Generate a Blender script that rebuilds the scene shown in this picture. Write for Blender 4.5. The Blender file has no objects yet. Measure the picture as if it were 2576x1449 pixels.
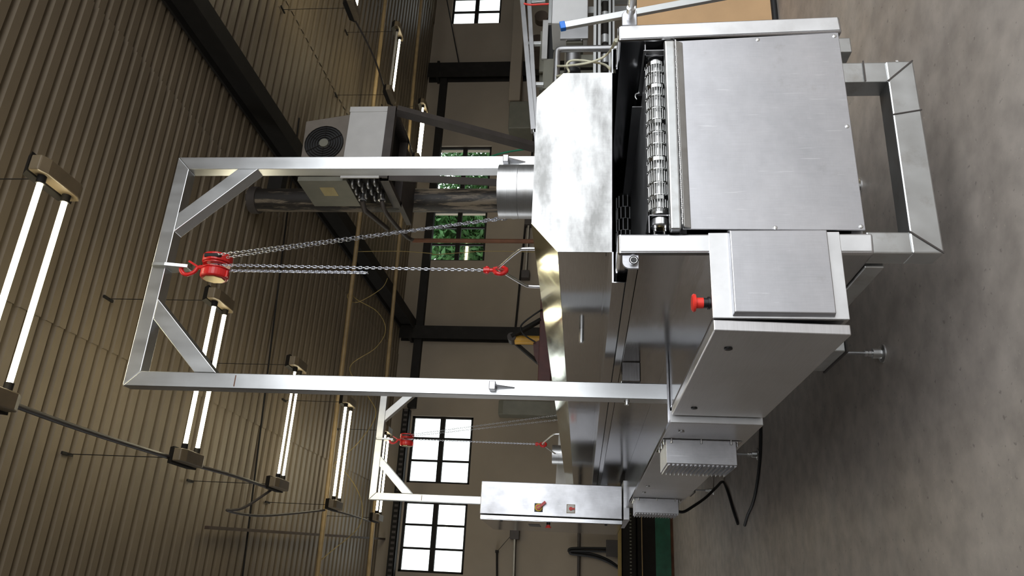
import bpy, bmesh, math, random
from mathutils import Vector, Matrix
random.seed(7)
scene = bpy.context.scene
COL = scene.collection
sin, cos, pi, rad = math.sin, math.cos, math.pi, math.radians

# ------------------------------------------------------------------ camera
FPX, W_, H_ = 1906.5, 2576, 1449
CAM = Vector((-1.187, -2.572, 1.53))
yaw, pit, rol = rad(22.08), rad(5.50), rad(0.73)
FW = Vector((sin(yaw)*cos(pit), cos(yaw)*cos(pit), sin(pit)))
_r = Vector((cos(yaw), -sin(yaw), 0)); _u = _r.cross(FW)
RT = _r*cos(rol) + _u*sin(rol); UP = _u*cos(rol) - _r*sin(rol)
cam = bpy.data.cameras.new('camera'); cam.sensor_width = 36; cam.lens = 36*FPX/W_
cam.clip_start = .05; cam.clip_end = 200
co = bpy.data.objects.new('camera', cam); COL.objects.link(co)
cx, cy, cz = -UP, RT, -FW            # the photograph was taken with the camera turned on its side
co.matrix_world = Matrix(((cx.x, cy.x, cz.x, CAM.x), (cx.y, cy.y, cz.y, CAM.y), (cx.z, cy.z, cz.z, CAM.z), (0, 0, 0, 1)))
scene.camera = co

# ------------------------------------------------------------------ world, lights, exposure
wd = bpy.data.worlds.new('sky'); scene.world = wd; wd.use_nodes = True
bg = wd.node_tree.nodes['Background']; bg.inputs[0].default_value = (.93, .97, 1, 1); bg.inputs[1].default_value = 3.0
def area(name, loc, rot, sx, sy, power, col=(1, 1, 1)):
    l = bpy.data.lights.new(name, 'AREA'); l.shape = 'RECTANGLE'; l.size = sx; l.size_y = sy; l.energy = power; l.color = col
    o = bpy.data.objects.new(name, l); COL.objects.link(o); o.location = loc; o.rotation_euler = rot
    return o
# daylight through the open loading door behind the photographer
area('door_daylight', (3.6, -4.25, 3.55), (rad(84), 0, 0), 9.6, 3.3, 211, (.96, .98, 1))
# daylight through the large windows of the left wall
area('window_daylight', (-6.9, 10.0, 3.6), (0, rad(-90), 0), 2.6, 3.8, 40, (.95, .97, 1))
vs = scene.view_settings
scene.display_settings.display_device = 'sRGB'
vs.view_transform = 'Standard'; vs.look = 'None'; vs.gamma = 1; vs.exposure = 0.0; vs.use_curve_mapping = False

# ------------------------------------------------------------------ pixel rays (photo pixel -> point on a known plane of the place)
def ray(x, y): return FW + RT*((1449-y)-724.5)/FPX - UP*(x-1288)/FPX
def pY(x, y, Y): d = ray(x, y); return CAM + d*((Y-CAM.y)/d.y)
def pX(x, y, X): d = ray(x, y); return CAM + d*((X-CAM.x)/d.x)
def pZ(x, y, Z): d = ray(x, y); return CAM + d*((Z-CAM.z)/d.z)
R0, RS, YB = 5.5, .035, 12.8
def roof(Y): return R0 + RS*(YB-Y)
def pR(x, y, dz=0):
    d = ray(x, y); t = (R0+dz+RS*(YB-CAM.y)-CAM.z)/(d.z+RS*d.y); return CAM + d*t

# ------------------------------------------------------------------ materials
def newmat(name):
    m = bpy.data.materials.new(name); m.use_nodes = True
    return m, m.node_tree, m.node_tree.nodes['Principled BSDF']
def ramp(t, src, stops):
    r = t.nodes.new('ShaderNodeValToRGB'); e = r.color_ramp.elements
    while len(e) < len(stops): e.new(.5)
    for i, (p, c) in enumerate(stops):
        e[i].position = p; e[i].color = (c, c, c, 1) if isinstance(c, (int, float)) else (*c, 1)
    t.links.new(src, r.inputs[0]); return r.outputs[0]
def noise(t, scale, detail=4, stretch=(1, 1, 1), rough=.55):
    tc = t.nodes.new('ShaderNodeTexCoord'); mp = t.nodes.new('ShaderNodeMapping'); mp.inputs['Scale'].default_value = stretch
    n = t.nodes.new('ShaderNodeTexNoise'); n.inputs['Scale'].default_value = scale; n.inputs['Detail'].default_value = detail; n.inputs['Roughness'].default_value = rough
    t.links.new(tc.outputs['Object'], mp.inputs[0]); t.links.new(mp.outputs[0], n.inputs['Vector'])
    return n.outputs[0]
def mixc(t, fac, a, b, mode='MIX'):
    m = t.nodes.new('ShaderNodeMix'); m.data_type = 'RGBA'; m.blend_type = mode
    for s, v in ((m.inputs[0], fac), (m.inputs[6], a), (m.inputs[7], b)):
        if isinstance(v, (int, float)): s.default_value = v
        elif isinstance(v, tuple): s.default_value = (*v, 1)
        else: t.links.new(v, s)
    return m.outputs[2]
def bump(t, b, src, strength, dist=.01):
    n = t.nodes.new('ShaderNodeBump'); n.inputs['Strength'].default_value = strength; n.inputs['Distance'].default_value = dist
    t.links.new(src, n.inputs['Height']); t.links.new(n.outputs[0], b.inputs['Normal'])
def steel(name, col=(.66, .66, .68), r0=.22, r1=.42, brush=(1, 1, 60), stain=.0, wave=.12):
    m, t, b = newmat(name); b.inputs['Metallic'].default_value = 1
    fine = noise(t, 9, 3, brush); smear = noise(t, 2.3, 5, (1, 1, 1), .62)
    f = mixc(t, .5, fine, smear)
    rr = ramp(t, f, [(.25, r0), (.75, r1)]); t.links.new(rr, b.inputs['Roughness'])
    dark = tuple(c*.84 for c in col)
    c = mixc(t, ramp(t, f, [(.35, 0.), (.65, 1.)]), dark, col)
    if stain:
        s = ramp(t, noise(t, 5.5, 6, (1, 1, 1), .7), [(.52, 0.), (.7, stain)])
        c = mixc(t, s, c, (.22, .17, .12))
    t.links.new(c, b.inputs['Base Color'])
    bump(t, b, noise(t, 2.2, 2), wave, .01)
    return m
def paint(name, col, rough=.5, var=.12, metal=0, scale=6, spec=.5, bumpy=0):
    m, t, b = newmat(name)
    n = noise(t, scale, 5)
    c = mixc(t, ramp(t, n, [(.3, 0.), (.7, 1.)]), tuple(x*(1-var) for x in col), tuple(min(1, x*(1+var)) for x in col))
    t.links.new(c, b.inputs['Base Color']); b.inputs['Roughness'].default_value = rough; b.inputs['Metallic'].default_value = metal
    b.inputs['Specular IOR Level'].default_value = spec
    if bumpy: bump(t, b, noise(t, 40, 3), bumpy, .004)
    return m
def emit(name, col, s):
    m, t, b = newmat(name); b.inputs['Base Color'].default_value = (*col, 1)
    b.inputs['Emission Color'].default_value = (*col, 1); b.inputs['Emission Strength'].default_value = s
    return m
M = {}
M['sheet'] = steel('brushed_stainless_sheet', (.57, .57, .59), .11, .19, (1, 1, 40), .0, .10)
M['door'] = steel('door_stainless', (.66, .65, .66), .30, .42, (1, 1, 40), .0, .05)
M['panel'] = steel('scuffed_stainless_panel', (.66, .66, .69), .34, .5, (40, 1, 1), .10, .05)
M['hood'] = steel('hood_stainless', (.60, .60, .61), .07, .14, (1, 1, 30), 0, .12)
M['film'] = steel('film_stainless_reflection_tint', (.60, .59, .45), .05, .10, (1, 1, 1), 0, .05)  # protective film; olive tint puts the lit ceiling's reflection into the colour
def mk_sanded():
    m, t, b = newmat('sanded_stainless'); b.inputs['Metallic'].default_value = 1
    blot = noise(t, 1.5, 6, (1.3, 1, 3.2), .6); fine = noise(t, 7, 3, (40, 1, 2))
    f = mixc(t, .04, blot, fine)
    t.links.new(ramp(t, f, [(.38, (.25, .25, .245)), (.56, (.56, .56, .56))]), b.inputs['Base Color'])
    t.links.new(ramp(t, f, [(.3, .50), (.7, .32)]), b.inputs['Roughness'])
    return m
M['sanded'] = mk_sanded()
def mk_scuffed():
    m, t, b = newmat('scuffed_stainless_panel'); b.inputs['Metallic'].default_value = 1
    smear = noise(t, 2.0, 6, (1, 1, 1), .65); brush = noise(t, 6, 4, (60, 1, 1.5)); cross = noise(t, 6, 4, (1.5, 1, 60))
    f = mixc(t, .22, smear, mixc(t, .25, brush, cross))
    c = ramp(t, f, [(.34, (.40, .40, .42)), (.62, (.60, .60, .63))])
    s1 = ramp(t, noise(t, 90, 2, (1, 1, .06), .5), [(.70, 0.), (.74, .35)]); c = mixc(t, s1, c, (.80, .80, .82))
    s2 = ramp(t, noise(t, 3.4, 6, (1, 1, 1), .75), [(.60, 0.), (.74, .35)]); c = mixc(t, s2, c, (.24, .21, .18))
    t.links.new(c, b.inputs['Base Color']); t.links.new(ramp(t, f, [(.3, .46), (.7, .30)]), b.inputs['Roughness'])
    bump(t, b, noise(t, 3.0, 3), .22, .012)
    return m
M['panel'] = mk_scuffed()
M['pale'] = paint('pale_enclosure', (.70, .70, .70), .45, .04)
M['purlin'] = paint('brown_purlin', (.045, .028, .018), .8, .2)
M['link'] = paint('belt_steel', (.48, .48, .47), .22, .1, 1)
M['bright'] = steel('bright_end_face', (.78, .78, .79), .42, .55, (1, 1, 1), .12, .03)
M['collar'] = steel('rolled_stainless', (.62, .62, .62), .30, .46, (1, 1, 30), .25, .05)
M['tube'] = steel('stainless_tube', (.66, .67, .68), .24, .4, (1, 1, .1), .06, .05)
M['frame'] = steel('stained_stainless_tube', (.60, .61, .61), .26, .45, (1, 1, 1), .35, .06)
M['dull'] = steel('dull_grey_steel', (.45, .45, .46), .35, .55, (1, 1, 1), .15)
M['rod'] = paint('polished_rod', (.8, .8, .8), .34, .03, 1)
M['chain'] = paint('zinc_chain', (.62, .64, .72), .28, .08, 1)
M['red'] = paint('red_enamel', (.62, .02, .018), .32, .06)
M['redp'] = paint('red_plastic', (.85, .045, .03), .4, .03)
M['black'] = paint('black_plastic', (.012, .012, .013), .45)
M['rubber'] = paint('black_rubber', (.010, .010, .011), .6)
M['dark'] = paint('black_painted_steel', (.016, .014, .012), .7, .2, spec=.2)
M['brownsteel'] = paint('dark_brown_steel', (.055, .045, .04), .6, .2)
M['rust'] = paint('rusty_pipe', (.17, .07, .035), .7, .3)
M['maroon'] = paint('oxide_red_paint', (.09, .022, .018), .5, .2)
M['yellow'] = paint('yellow_paint', (.55, .30, .04), .5, .2)
M['amber'] = paint('yellow_switch', (.8, .55, .03), .4)
M['white'] = paint('white_switch_plate', (.8, .8, .76), .4)
M['offwhite'] = paint('off_white_enamel', (.52, .51, .50), .45, .05)
M['casing'] = paint('grey_brown_casing', (.17, .145, .12), .55, .1)
M['casing2'] = paint('grey_green_casing', (.17, .165, .13), .55, .1)
M['tan'] = paint('tan_conduit', (.30, .21, .10), .5, .2)
M['housing'] = paint('lamp_housing', (.16, .12, .07), .5, .15)
M['cream'] = paint('cream_cable', (.62, .60, .45), .5)
M['ycable'] = paint('ochre_cable', (.33, .24, .08), .6)
M['blue'] = paint('blue_cap', (.01, .16, .62), .4)
M['alu'] = paint('aluminium_profile', (.55, .56, .56), .38, .08, .8)
M['card'] = paint('brown_cardboard', (.50, .32, .17), .85, .08, scale=3)
M['green'] = paint('green_machine_paint', (.01, .10, .055), .45, .3)
M['greenrod'] = paint('green_hose', (.0, .22, .10), .5)
M['brass'] = paint('brass', (.42, .33, .16), .3, .1, 1)
def mk_flue():
    m, t, b = newmat('peeling_flue')
    n = noise(t, 16, 6, (1, 1, .12), .7); big = noise(t, 1.3, 2)
    f = ramp(t, mixc(t, .35, n, big), [(.50, 0.), (.56, 1.)])
    t.links.new(mixc(t, f, (.022, .018, .015), (.20, .16, .115)), b.inputs['Base Color']); b.inputs['Roughness'].default_value = .5
    bump(t, b, n, .5, .006)
    return m
M['wood'] = mk_flue()
M['label'] = paint('yellow_label', (.42, .34, .16), .6)
M['bark'] = paint('bark', (.06, .045, .03), .9)
M['tubeon'] = emit('lit_fluorescent', (1, .91, .64), 26)
M['tubeoff'] = paint('unlit_fluorescent', (.45, .42, .36), .3)
def mk_floor():
    m, t, b = newmat('worn_concrete')
    a = ramp(t, noise(t, .55, 6, (1, 1, 1), .6), [(.32, (.36, .315, .28)), (.7, (.48, .43, .385))])
    d = ramp(t, noise(t, 7, 5), [(.35, .82), (.65, 1.1)])
    c = mixc(t, 1., a, d, 'MULTIPLY')
    sp = ramp(t, noise(t, 55, 2), [(.70, 0.), (.76, .55)])
    c = mixc(t, sp, c, (.62, .57, .47))
    sp2 = ramp(t, noise(t, 31, 2, (1, 1, 1)), [(.27, .55), (.34, 0.)])
    c = mixc(t, sp2, c, (.14, .125, .11))
    t.links.new(c, b.inputs['Base Color'])
    t.links.new(ramp(t, noise(t, 3, 4), [(.3, .42), (.7, .68)]), b.inputs['Roughness'])
    bump(t, b, noise(t, 30, 4), .15, .004)
    return m
M['floor'] = mk_floor()
M['yard'] = paint('yard_paving', (.22, .21, .20), .9, .1)
M['wallp'] = paint('beige_plaster', (.30, .25, .195), .85, .10, scale=.8, spec=.2)
M['wallr'] = paint('dull_plaster', (.32, .30, .27), .9, .08, scale=.8, spec=.2)
M['roofm'] = paint('painted_deck', (.165, .13, .088), .5, .10, scale=1.2, spec=.25)
def mk_glass():
    m, t, b = newmat('window_glass'); n = t.nodes; out = n['Material Output']
    tr = n.new('ShaderNodeBsdfTransparent'); gl = n.new('ShaderNodeBsdfGlossy'); gl.inputs['Roughness'].default_value = .05
    mx = n.new('ShaderNodeMixShader'); mx.inputs[0].default_value = .06; tr.inputs[0].default_value = (.95, .97, .95, 1)
    t.links.new(tr.outputs[0], mx.inputs[1]); t.links.new(gl.outputs[0], mx.inputs[2]); t.links.new(mx.outputs[0], out.inputs[0]); n.remove(b)
    return m
M['glass'] = mk_glass()
def mk_leaf():
    m, t, b = newmat('leaves')
    c = ramp(t, noise(t, 4, 4), [(.3, (.02, .09, .02)), (.7, (.08, .22, .06))])
    t.links.new(c, b.inputs['Base Color']); b.inputs['Roughness'].default_value = .6
    return m
M['leaf'] = mk_leaf()

# ------------------------------------------------------------------ mesh builder
def V(*a): return Vector(a)
class MB:
    def __init__(s): s.v = []; s.f = []; s.sm = []
    def add(s, vs, fs, smooth=False):
        o = len(s.v); s.v += [Vector(p) for p in vs]
        for f in fs: s.f.append([i+o for i in f]); s.sm.append(smooth)
        return s
    def hexa(s, p):  # p: 4 points of one end, then 4 of the other
        return s.add(p, [(0, 1, 2, 3), (7, 6, 5, 4), (0, 4, 5, 1), (1, 5, 6, 2), (2, 6, 7, 3), (3, 7, 4, 0)])
    def box(s, x0, x1, y0, y1, z0, z1):
        return s.hexa([(x0, y0, z0), (x1, y0, z0), (x1, y0, z1), (x0, y0, z1), (x0, y1, z0), (x1, y1, z0), (x1, y1, z1), (x0, y1, z1)])
    def prism(s, poly, axis, a, b):
        def P(q, h): return (h, q[0], q[1]) if axis == 'x' else (q[0], h, q[1]) if axis == 'y' else (q[0], q[1], h)
        n = len(poly); vs = [P(q, a) for q in poly]+[P(q, b) for q in poly]
        return s.add(vs, [tuple(range(n)), tuple(range(2*n-1, n-1, -1))]+[(i, i+n, (i+1) % n+n, (i+1) % n) for i in range(n)])
    def bar(s, p0, p1, w, h, up=(0, 0, 1)):
        p0, p1 = Vector(p0), Vector(p1); d = (p1-p0).normalized(); a = d.cross(Vector(up))
        if a.length < 1e-4: a = d.cross(Vector((0, 1, 0)))
        a.normalize(); b = a.cross(d); a *= w/2; b *= h/2
        return s.hexa([p0-a-b, p0+a-b, p0+a+b, p0-a+b, p1-a-b, p1+a-b, p1+a+b, p1-a+b])
    def tube(s, pts, r, n=8, cap=True, closed=False):
        pts = [Vector(p) for p in pts]; k = len(pts); rs = r if isinstance(r, (list, tuple)) else [r]*k
        vs = []; prev = None
        for i, p in enumerate(pts):
            if closed: d = pts[(i+1) % k]-pts[i-1]
            else: d = pts[min(i+1, k-1)]-pts[max(i-1, 0)]
            if d.length < 1e-9: d = Vector((0, 0, 1))
            d.normalize()
            if prev is None:
                a = d.cross(Vector((0, 0, 1)));
                if a.length < 1e-3: a = d.cross(Vector((1, 0, 0)))
            else: a = prev-d*prev.dot(d)
            a.normalize(); prev = a; b = d.cross(a)
            for j in range(n):
                t = 2*pi*j/n; vs.append(p+(a*cos(t)+b*sin(t))*rs[i])
        fs = []
        for i in range(k if closed else k-1):
            i2 = (i+1) % k
            for j in range(n):
                fs.append((i*n+j, i*n+(j+1) % n, i2*n+(j+1) % n, i2*n+j))
        s.add(vs, fs, True)
        if cap and not closed:
            s.add([vs[j] for j in range(n)], [tuple(range(n))]); s.add([vs[(k-1)*n+j] for j in range(n)], [tuple(range(n))])
        return s
    def cyl(s, p0, p1, r, r1=None, n=20):
        p0, p1 = Vector(p0), Vector(p1)
        return s.tube([p0, p1], [r, r if r1 is None else r1], n)
    def lathe(s, p, axis, prof, n=24):   # prof: (along axis, radius)
        ax = Vector(axis).normalized(); p = Vector(p)
        return s.tubeprof([p+ax*a for a, _ in prof], [q for _, q in prof], ax, n)
    def tubeprof(s, pts, rs, ax, n):
        a = ax.cross(Vector((0, 0, 1)));
        if a.length < 1e-3: a = ax.cross(Vector((1, 0, 0)))
        a.normalize(); b = ax.cross(a); vs = []
        for p, r in zip(pts, rs):
            for j in range(n): vs.append(p+(a*cos(2*pi*j/n)+b*sin(2*pi*j/n))*r)
        k = len(pts)
        for i in range(k-1): s.add(vs[i*n:(i+2)*n], [(j, (j+1) % n, (j+1) % n+n, j+n) for j in range(n)], abs(rs[i]-rs[i+1]) < 1e-4)
        s.add(vs[:n], [tuple(range(n))]); s.add(vs[-n:], [tuple(range(n))])
        return s
    def ball(s, c, r, n=10):
        c = Vector(c); return s.tube([c+Vector((0, 0, -r*cos(pi*i/n))) for i in range(n+1)], [max(1e-4, r*sin(pi*i/n)) for i in range(n+1)], n, False)
    def build(s, name, mat, parent=None, bevel=0, seg=2):
        base = Vector(parent['_o']) if parent is not None and '_o' in parent else Vector((0, 0, 0))
        me = bpy.data.meshes.new(name); me.from_pydata([p-base for p in s.v], [], s.f); me.update()
        me.polygons.foreach_set('use_smooth', s.sm)
        bm = bmesh.new(); bm.from_mesh(me); bmesh.ops.recalc_face_normals(bm, faces=bm.faces); bm.to_mesh(me); bm.free()
        me.materials.append(M[mat] if isinstance(mat, str) else mat)
        o = bpy.data.objects.new(name, me); COL.objects.link(o)
        if parent is not None:
            o.parent = parent; o['_o'] = list(base)
        else: o['_o'] = [0., 0., 0.]
        if bevel:
            b = o.modifiers.new('bevel', 'BEVEL'); b.width = bevel; b.segments = seg; b.limit_method = 'ANGLE'; b.angle_limit = rad(35)
        return o
def tag(o, label, cat, group=None):
    o['label'] = label; o['category'] = cat
    if group: o['group'] = group
    return o
def struct(o): o['kind'] = 'structure'; return o
def root(name, loc, label, cat, group=None):
    o = bpy.data.objects.new(name, None); COL.objects.link(o); o.location = loc; o.empty_display_size = .1
    o['_o'] = list(loc); return tag(o, label, cat, group)
def copy_tree(o, parent=None):
    c = o.copy(); COL.objects.link(c)
    if parent is not None: c.parent = parent
    for ch in list(o.children): copy_tree(ch, c)
    return c
def smoothpath(pts, k=6):
    P = [Vector(p) for p in pts]; out = []
    for i in range(len(P)-1):
        a, b, c, d = P[max(i-1, 0)], P[i], P[i+1], P[min(i+2, len(P)-1)]
        for j in range(k):
            t = j/k; out.append(.5*((2*b)+(c-a)*t+(2*a-5*b+4*c-d)*t*t+(3*b-a-3*c+d)*t**3))
    out.append(P[-1]); return out

# ================================================================== SETTING
XL, XR, YF = -7.0, 16.5, -4.5
struct(MB().box(XL, XR, YF, YB+.3, -.2, 0).build('floor', 'floor'))
struct(MB().box(-40, 45, -45, YF, -.22, -.02).build('floor_yard', 'yard'))
WZ0, WZ1 = 3.785, 5.07
wins = [(-.885, .44), (.80, 2.162), (5.70, 6.99), (7.38, 8.71), (12.40, 13.72)]
wb = MB().box(XL, XR, YB, YB+.3, 0, WZ0).box(XL, XR, YB, YB+.3, WZ1, 5.62)
xs = [XL]+[v for w in wins for v in w]+[XR]
for i in range(0, len(xs), 2): wb.box(xs[i], xs[i+1], YB, YB+.3, WZ0, WZ1)
struct(wb.build('wall_back', 'wallp'))
struct(MB().box(XL-.2, XL, YF, 8.0, 0, 6.4).box(XL-.2, XL, 12.0, YB+.3, 0, 6.4).box(XL-.2, XL, 8.0, 12.0, 0, 2.2).box(XL-.2, XL, 8.0, 12.0, 5.0, 6.4).build('wall_left', 'wallr'))
struct(MB().box(XR, XR+.2, YF, YB+.3, 0, 6.4).build('wall_right', 'wallr'))
DX0, DX1, DZ = -1.2, 8.5, 5.25
struct(MB().box(XL, DX0, YF-.2, YF, 0, 6.4).box(DX1, XR, YF-.2, YF, 0, 6.4).box(DX0, DX1, YF-.2, YF, DZ, 6.4).build('wall_front', 'wallr'))
# corrugated roof deck
prof = []; y = YF-.2
while y < YB+.32:
    p = .148 if y < 4.3 else .19
    a = .54*p
    prof += [(y, 0.), (y+a, 0.), (y+a+.008, .068), (y+p-.036, .068)]; y += p
cm = MB()
splits = [XL-.2, -3.2, .70, 3.45, 6.4, 9.4, 12.4, XR+.2]
for i in range(len(splits)-1):
    dz = .012*(i % 2); a, b = splits[i]-.02, splits[i+1]+.02
    vs = [(a, q, roof(q)+z+dz) for q, z in prof]+[(b, q, roof(q)+z+dz) for q, z in prof]; n = len(prof)
    cm.add(vs, [(j, j+1, j+1+n, j+n) for j in range(n-1)])
    vs2 = [(a, q, roof(q)+z+dz+.05) for q, z in prof]+[(b, q, roof(q)+z+dz+.05) for q, z in prof]
    cm.add(vs2, [(j, j+1, j+1+n, j+n) for j in range(n-1)])
struct(cm.build('ceiling', 'roofm'))
# windows
for i, (x0, x1) in enumerate(wins):
    w = struct(MB().box(x0, x1, YB+.06, YB+.12, WZ0, WZ0+.05).box(x0, x1, YB+.06, YB+.12, WZ1-.05, WZ1).box(x0, x0+.04, YB+.06, YB+.12, WZ0, WZ1).box(x1-.04, x1, YB+.06, YB+.12, WZ0, WZ1).build('window_%d' % (i+1), 'dark'))
    zm = (WZ0+WZ1)/2; g = MB().box(x0+.03, x1-.03, YB+.05, YB+.13, zm-.05, zm+.05)
    for k in (1, 2):
        xx = x0+(x1-x0)*k/3; g.box(xx-.02, xx+.02, YB+.065, YB+.115, WZ0+.04, zm-.04).box(xx-.02, xx+.02, YB+.065, YB+.115, zm+.04, WZ1-.04)
    g.build('glazing_bar', 'dark', w)
    for k in range(3):
        a, b = x0+(x1-x0)*k/3, x0+(x1-x0)*(k+1)/3
        for za, zb in ((WZ0+.04, zm-.04), (zm+.04, WZ1-.04)):
            MB().box(a+.02, b-.02, YB+.088, YB+.092, za, zb).build('pane', 'glass', w)
# black columns and horizontal rail on the back wall
for nm, xa, xb, z0, lab in (('wall_column', 3.78, 4.06, 0, 'black steel column on the back wall where the sloping roof beam ends'),
                            ('wall_column', 10.56, 10.98, 0, 'black steel column on the back wall beside the right end of the rail')):
    c = root(nm, ((xa+xb)/2, YB-.13, 0), lab, 'column')
    MB().box(xa, xb, YB-.24, YB-.21, z0, 5.48).box(xa, xb, YB-.03, YB, z0, 5.48).box((xa+xb)/2-.015, (xa+xb)/2+.015, YB-.21, YB-.03, z0, 5.48).build('shaft', 'dark', c)
    MB().box(xa-.04, xb+.04, YB-.26, YB, 5.2, 5.26).build('cap_plate', 'dark', c)
tag(MB().box(2.3, 10.6, YB-.14, YB, 5.00, 5.17).build('wall_rail', 'dark'), 'long black steel rail running along the back wall above the windows', 'beam')
rb = root('roof_beam', (4.45, 8, 5.4), 'heavy dark steel roof beam sloping down to the back wall above the unit heater', 'beam')
def zb(Y): return roof(Y)-.02
for nm, dz0, dz1, hw in (('top_flange', -.03, 0, .11), ('web', -.30, -.03, .02), ('bottom_flange', -.33, -.30, .11)):
    MB().hexa([(4.45-hw, -4, zb(-4)+dz0), (4.45+hw, -4, zb(-4)+dz0), (4.45+hw, -4, zb(-4)+dz1), (4.45-hw, -4, zb(-4)+dz1),
               (4.10-hw, YB, zb(YB)+dz0), (4.10+hw, YB, zb(YB)+dz0), (4.10+hw, YB, zb(YB)+dz1), (4.10-hw, YB, zb(YB)+dz1)]).build(nm, 'dark', rb)
# long pipes and wires under the roof
def run(name, a, b, r, mat, label, cat, n=10):
    return tag(MB().tube([a, b], r, n).build(name, mat), label, cat)
a, b = pR(970, 0, -.42), pR(798, 1449, -.42); d = b-a
run('conduit_pipe', a-d*.25, b+d*.3, .035, 'tan', 'tan conduit pipe under the roof, crossing in front of the fourth lamp from the front', 'pipe')
a, b = pR(1060, 0, -.42), pR(926, 1449, -.42); d = b-a
run('conduit_pipe', a-d*.2, b+d*.3, .035, 'tan', 'tan conduit pipe under the roof nearest the back wall', 'pipe')
a, b = pR(720, 560, -.06), pR(610, 1449, -.06); d = b-a
run('roof_wire', a-d*.35, b+d*.5, .012, 'dark', 'thin dark wire strung straight below the roof behind the front gantry', 'wire')
a, b = pR(520, 1327, -.12), pR(965, 1355, -.12)
tag(MB().bar(a, (b.x, YB, b.z+.01), .035, .05).build('roof_purlin', 'purlin'), 'brown steel strip running under the roof towards the back wall at far left', 'beam')

# ================================================================== FLUORESCENT LIGHTS
def lamp(x0, x1, ya, yb, z, label, lit=(1, 1), wire=True, r_=.017):
    """x1 is the right end of the tubes, x0 the left one"""
    r = root('fluorescent_light', ((x0+x1)/2, (ya+yb)/2, z), label, 'light', 'twin tube lights hanging under the roof')
    ym = (ya+yb)/2
    for e, xx in ((-1, x0), (1, x1)):
        h = .2
        poly = [(ym-h, z-.03), (ym-h+.06, z-.055), (ym+h-.06, z-.055), (ym+h, z-.03), (ym+h, z+.045), (ym+h-.05, z+.075), (ym-h+.05, z+.075), (ym-h, z+.045)]
        xo = xx+e*.02
        hs = MB().prism(poly, 'x', xo, xo+e*.10).build('end_housing', 'housing', r, .008)
        MB().prism([(ym-h-.01, z+.03), (ym+h+.01, z+.03), (ym+h-.04, z+.09), (ym-h+.04, z+.09)], 'x', xo-e*.012, xo+e*.115).build('cover', 'dark', hs)
        for yy in (ya, yb): MB().cyl((xx-e*.03, yy, z), (xx+e*.03, yy, z), .026, n=12).build('socket', 'dark', hs)
        if wire:
            MB().tube([(xo+e*.05, ym, z+.06), (xo+e*.05, ym, roof(ym)-.005)], .004, 5).build('suspension_wire', 'dark', r)
            MB().box(xo+e*.05-.012, xo+e*.05+.012, ym-.07, ym+.07, roof(ym)-.018, roof(ym)-.002).build('ceiling_hook', 'dark', r)
    for k, yy in enumerate((ya, yb)):
        MB().cyl((x0, yy, z), (x1, yy, z), r_, n=12).build('tube', 'tubeon' if lit[k] else 'tubeoff', r)
    return r
LZ = 4.75
lamp(-.25, .96, 1.10, 1.33, LZ, 'nearest twin tube lamp, cut off by the photo edge above the front gantry')
lamp(-.21, 1.04, 3.37, 3.58, LZ, 'lit twin tube lamp seen behind the left brace of the front gantry')
lamp(-.15, 1.03, 5.40, 5.54, LZ, 'lit twin tube lamp partly behind the left post of the front gantry', r_=.012)
lamp(-.145, 1.09, 7.36, 7.60, LZ, 'lit yellowish twin tube lamp right above the rear gantry')
lamp(-.10, 1.15, 9.58, 9.80, LZ, 'lit lamp half hidden behind the top bar of the rear gantry')
lamp(6.24, 7.45, 5.30, 5.50, LZ, 'lamp of the right row whose lower end just shows at the photo edge')
lamp(6.40, 7.56, 7.46, 7.66, LZ, 'lamp of the right row with one lit and one dark tube', (0, 1))
lamp(6.52, 7.62, 9.70, 9.88, LZ, 'lit lamp of the right row behind the unit heater, close to the back wall')
def cord(pts, r, mat, name, label, cat='cable', k=8):
    return tag(MB().tube(smoothpath(pts, k), r, 7).build(name, mat), label, cat)
def sag(a, b, s): return [Vector(a), (Vector(a)*.7+Vector(b)*.3)-V(0, 0, s*.8), (Vector(a)+Vector(b))/2-V(0, 0, s), (Vector(a)*.3+Vector(b)*.7)-V(0, 0, s*.8), Vector(b)]
cord(sag((-.30, 1.3, 4.83), (-.30, 3.35, 4.83), -.05), .018, 'brownsteel', 'lamp_cable', 'brown cable from the nearest lamp to the second lamp')
cord(sag((-.30, 3.6, 4.83), (-.27, 5.40, 4.83), .05), .016, 'brownsteel', 'lamp_cable', 'brown cable from the second lamp to the third lamp')
cord([(-.27, 5.5, 4.83), (-.5, 5.2, 4.98), (-.55, 5.0, 5.05), (-.52, 5.8, 5.0), (-.3, 7.3, 4.83)], .014, 'brownsteel', 'lamp_cable', 'dark kinked cable from the third lamp to the yellowish fourth lamp')
cord(sag((-.27, 7.6, 4.83), (-.24, 9.5, 4.83), .04), .014, 'brownsteel', 'lamp_cable', 'dark cable from the fourth lamp towards the rear gantry')
cord(sag((6.22, 5.55, 4.83), (6.36, 7.45, 4.83), .05), .014, 'brownsteel', 'lamp_cable', 'dark cable joining the two nearer lamps of the right row')
cord(sag((6.36, 7.7, 4.83), (6.48, 9.65, 4.83), .05), .014, 'brownsteel', 'lamp_cable', 'dark cable joining the two farther lamps of the right row')
yc = [(975, 700), (958, 727), (900, 760), (875, 750), (880, 737), (900, 755), (950, 785), (970, 830), (945, 875), (880, 925), (925, 995), (945, 1045), (900, 1115), (840, 1170), (870, 1190), (900, 1235), (912, 1285), (895, 1335), (800, 1420), (830, 1465)]
cord([pY(x, y, 8.6) for x, y in yc], .006, 'ycable', 'festoon_cable', 'thin ochre cable looping loosely under the roof in front of the back wall')
cord([pR(895, 634, -.42)]+[pY(x, y, 8.6) for x, y in [(905, 633), (1000, 632), (1080, 637), (1100, 640), (1220, 632), (1345, 634)]], .006, 'ycable', 'hanging_cord', 'thin ochre cord hanging straight down beside the rusty pipe')

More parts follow.
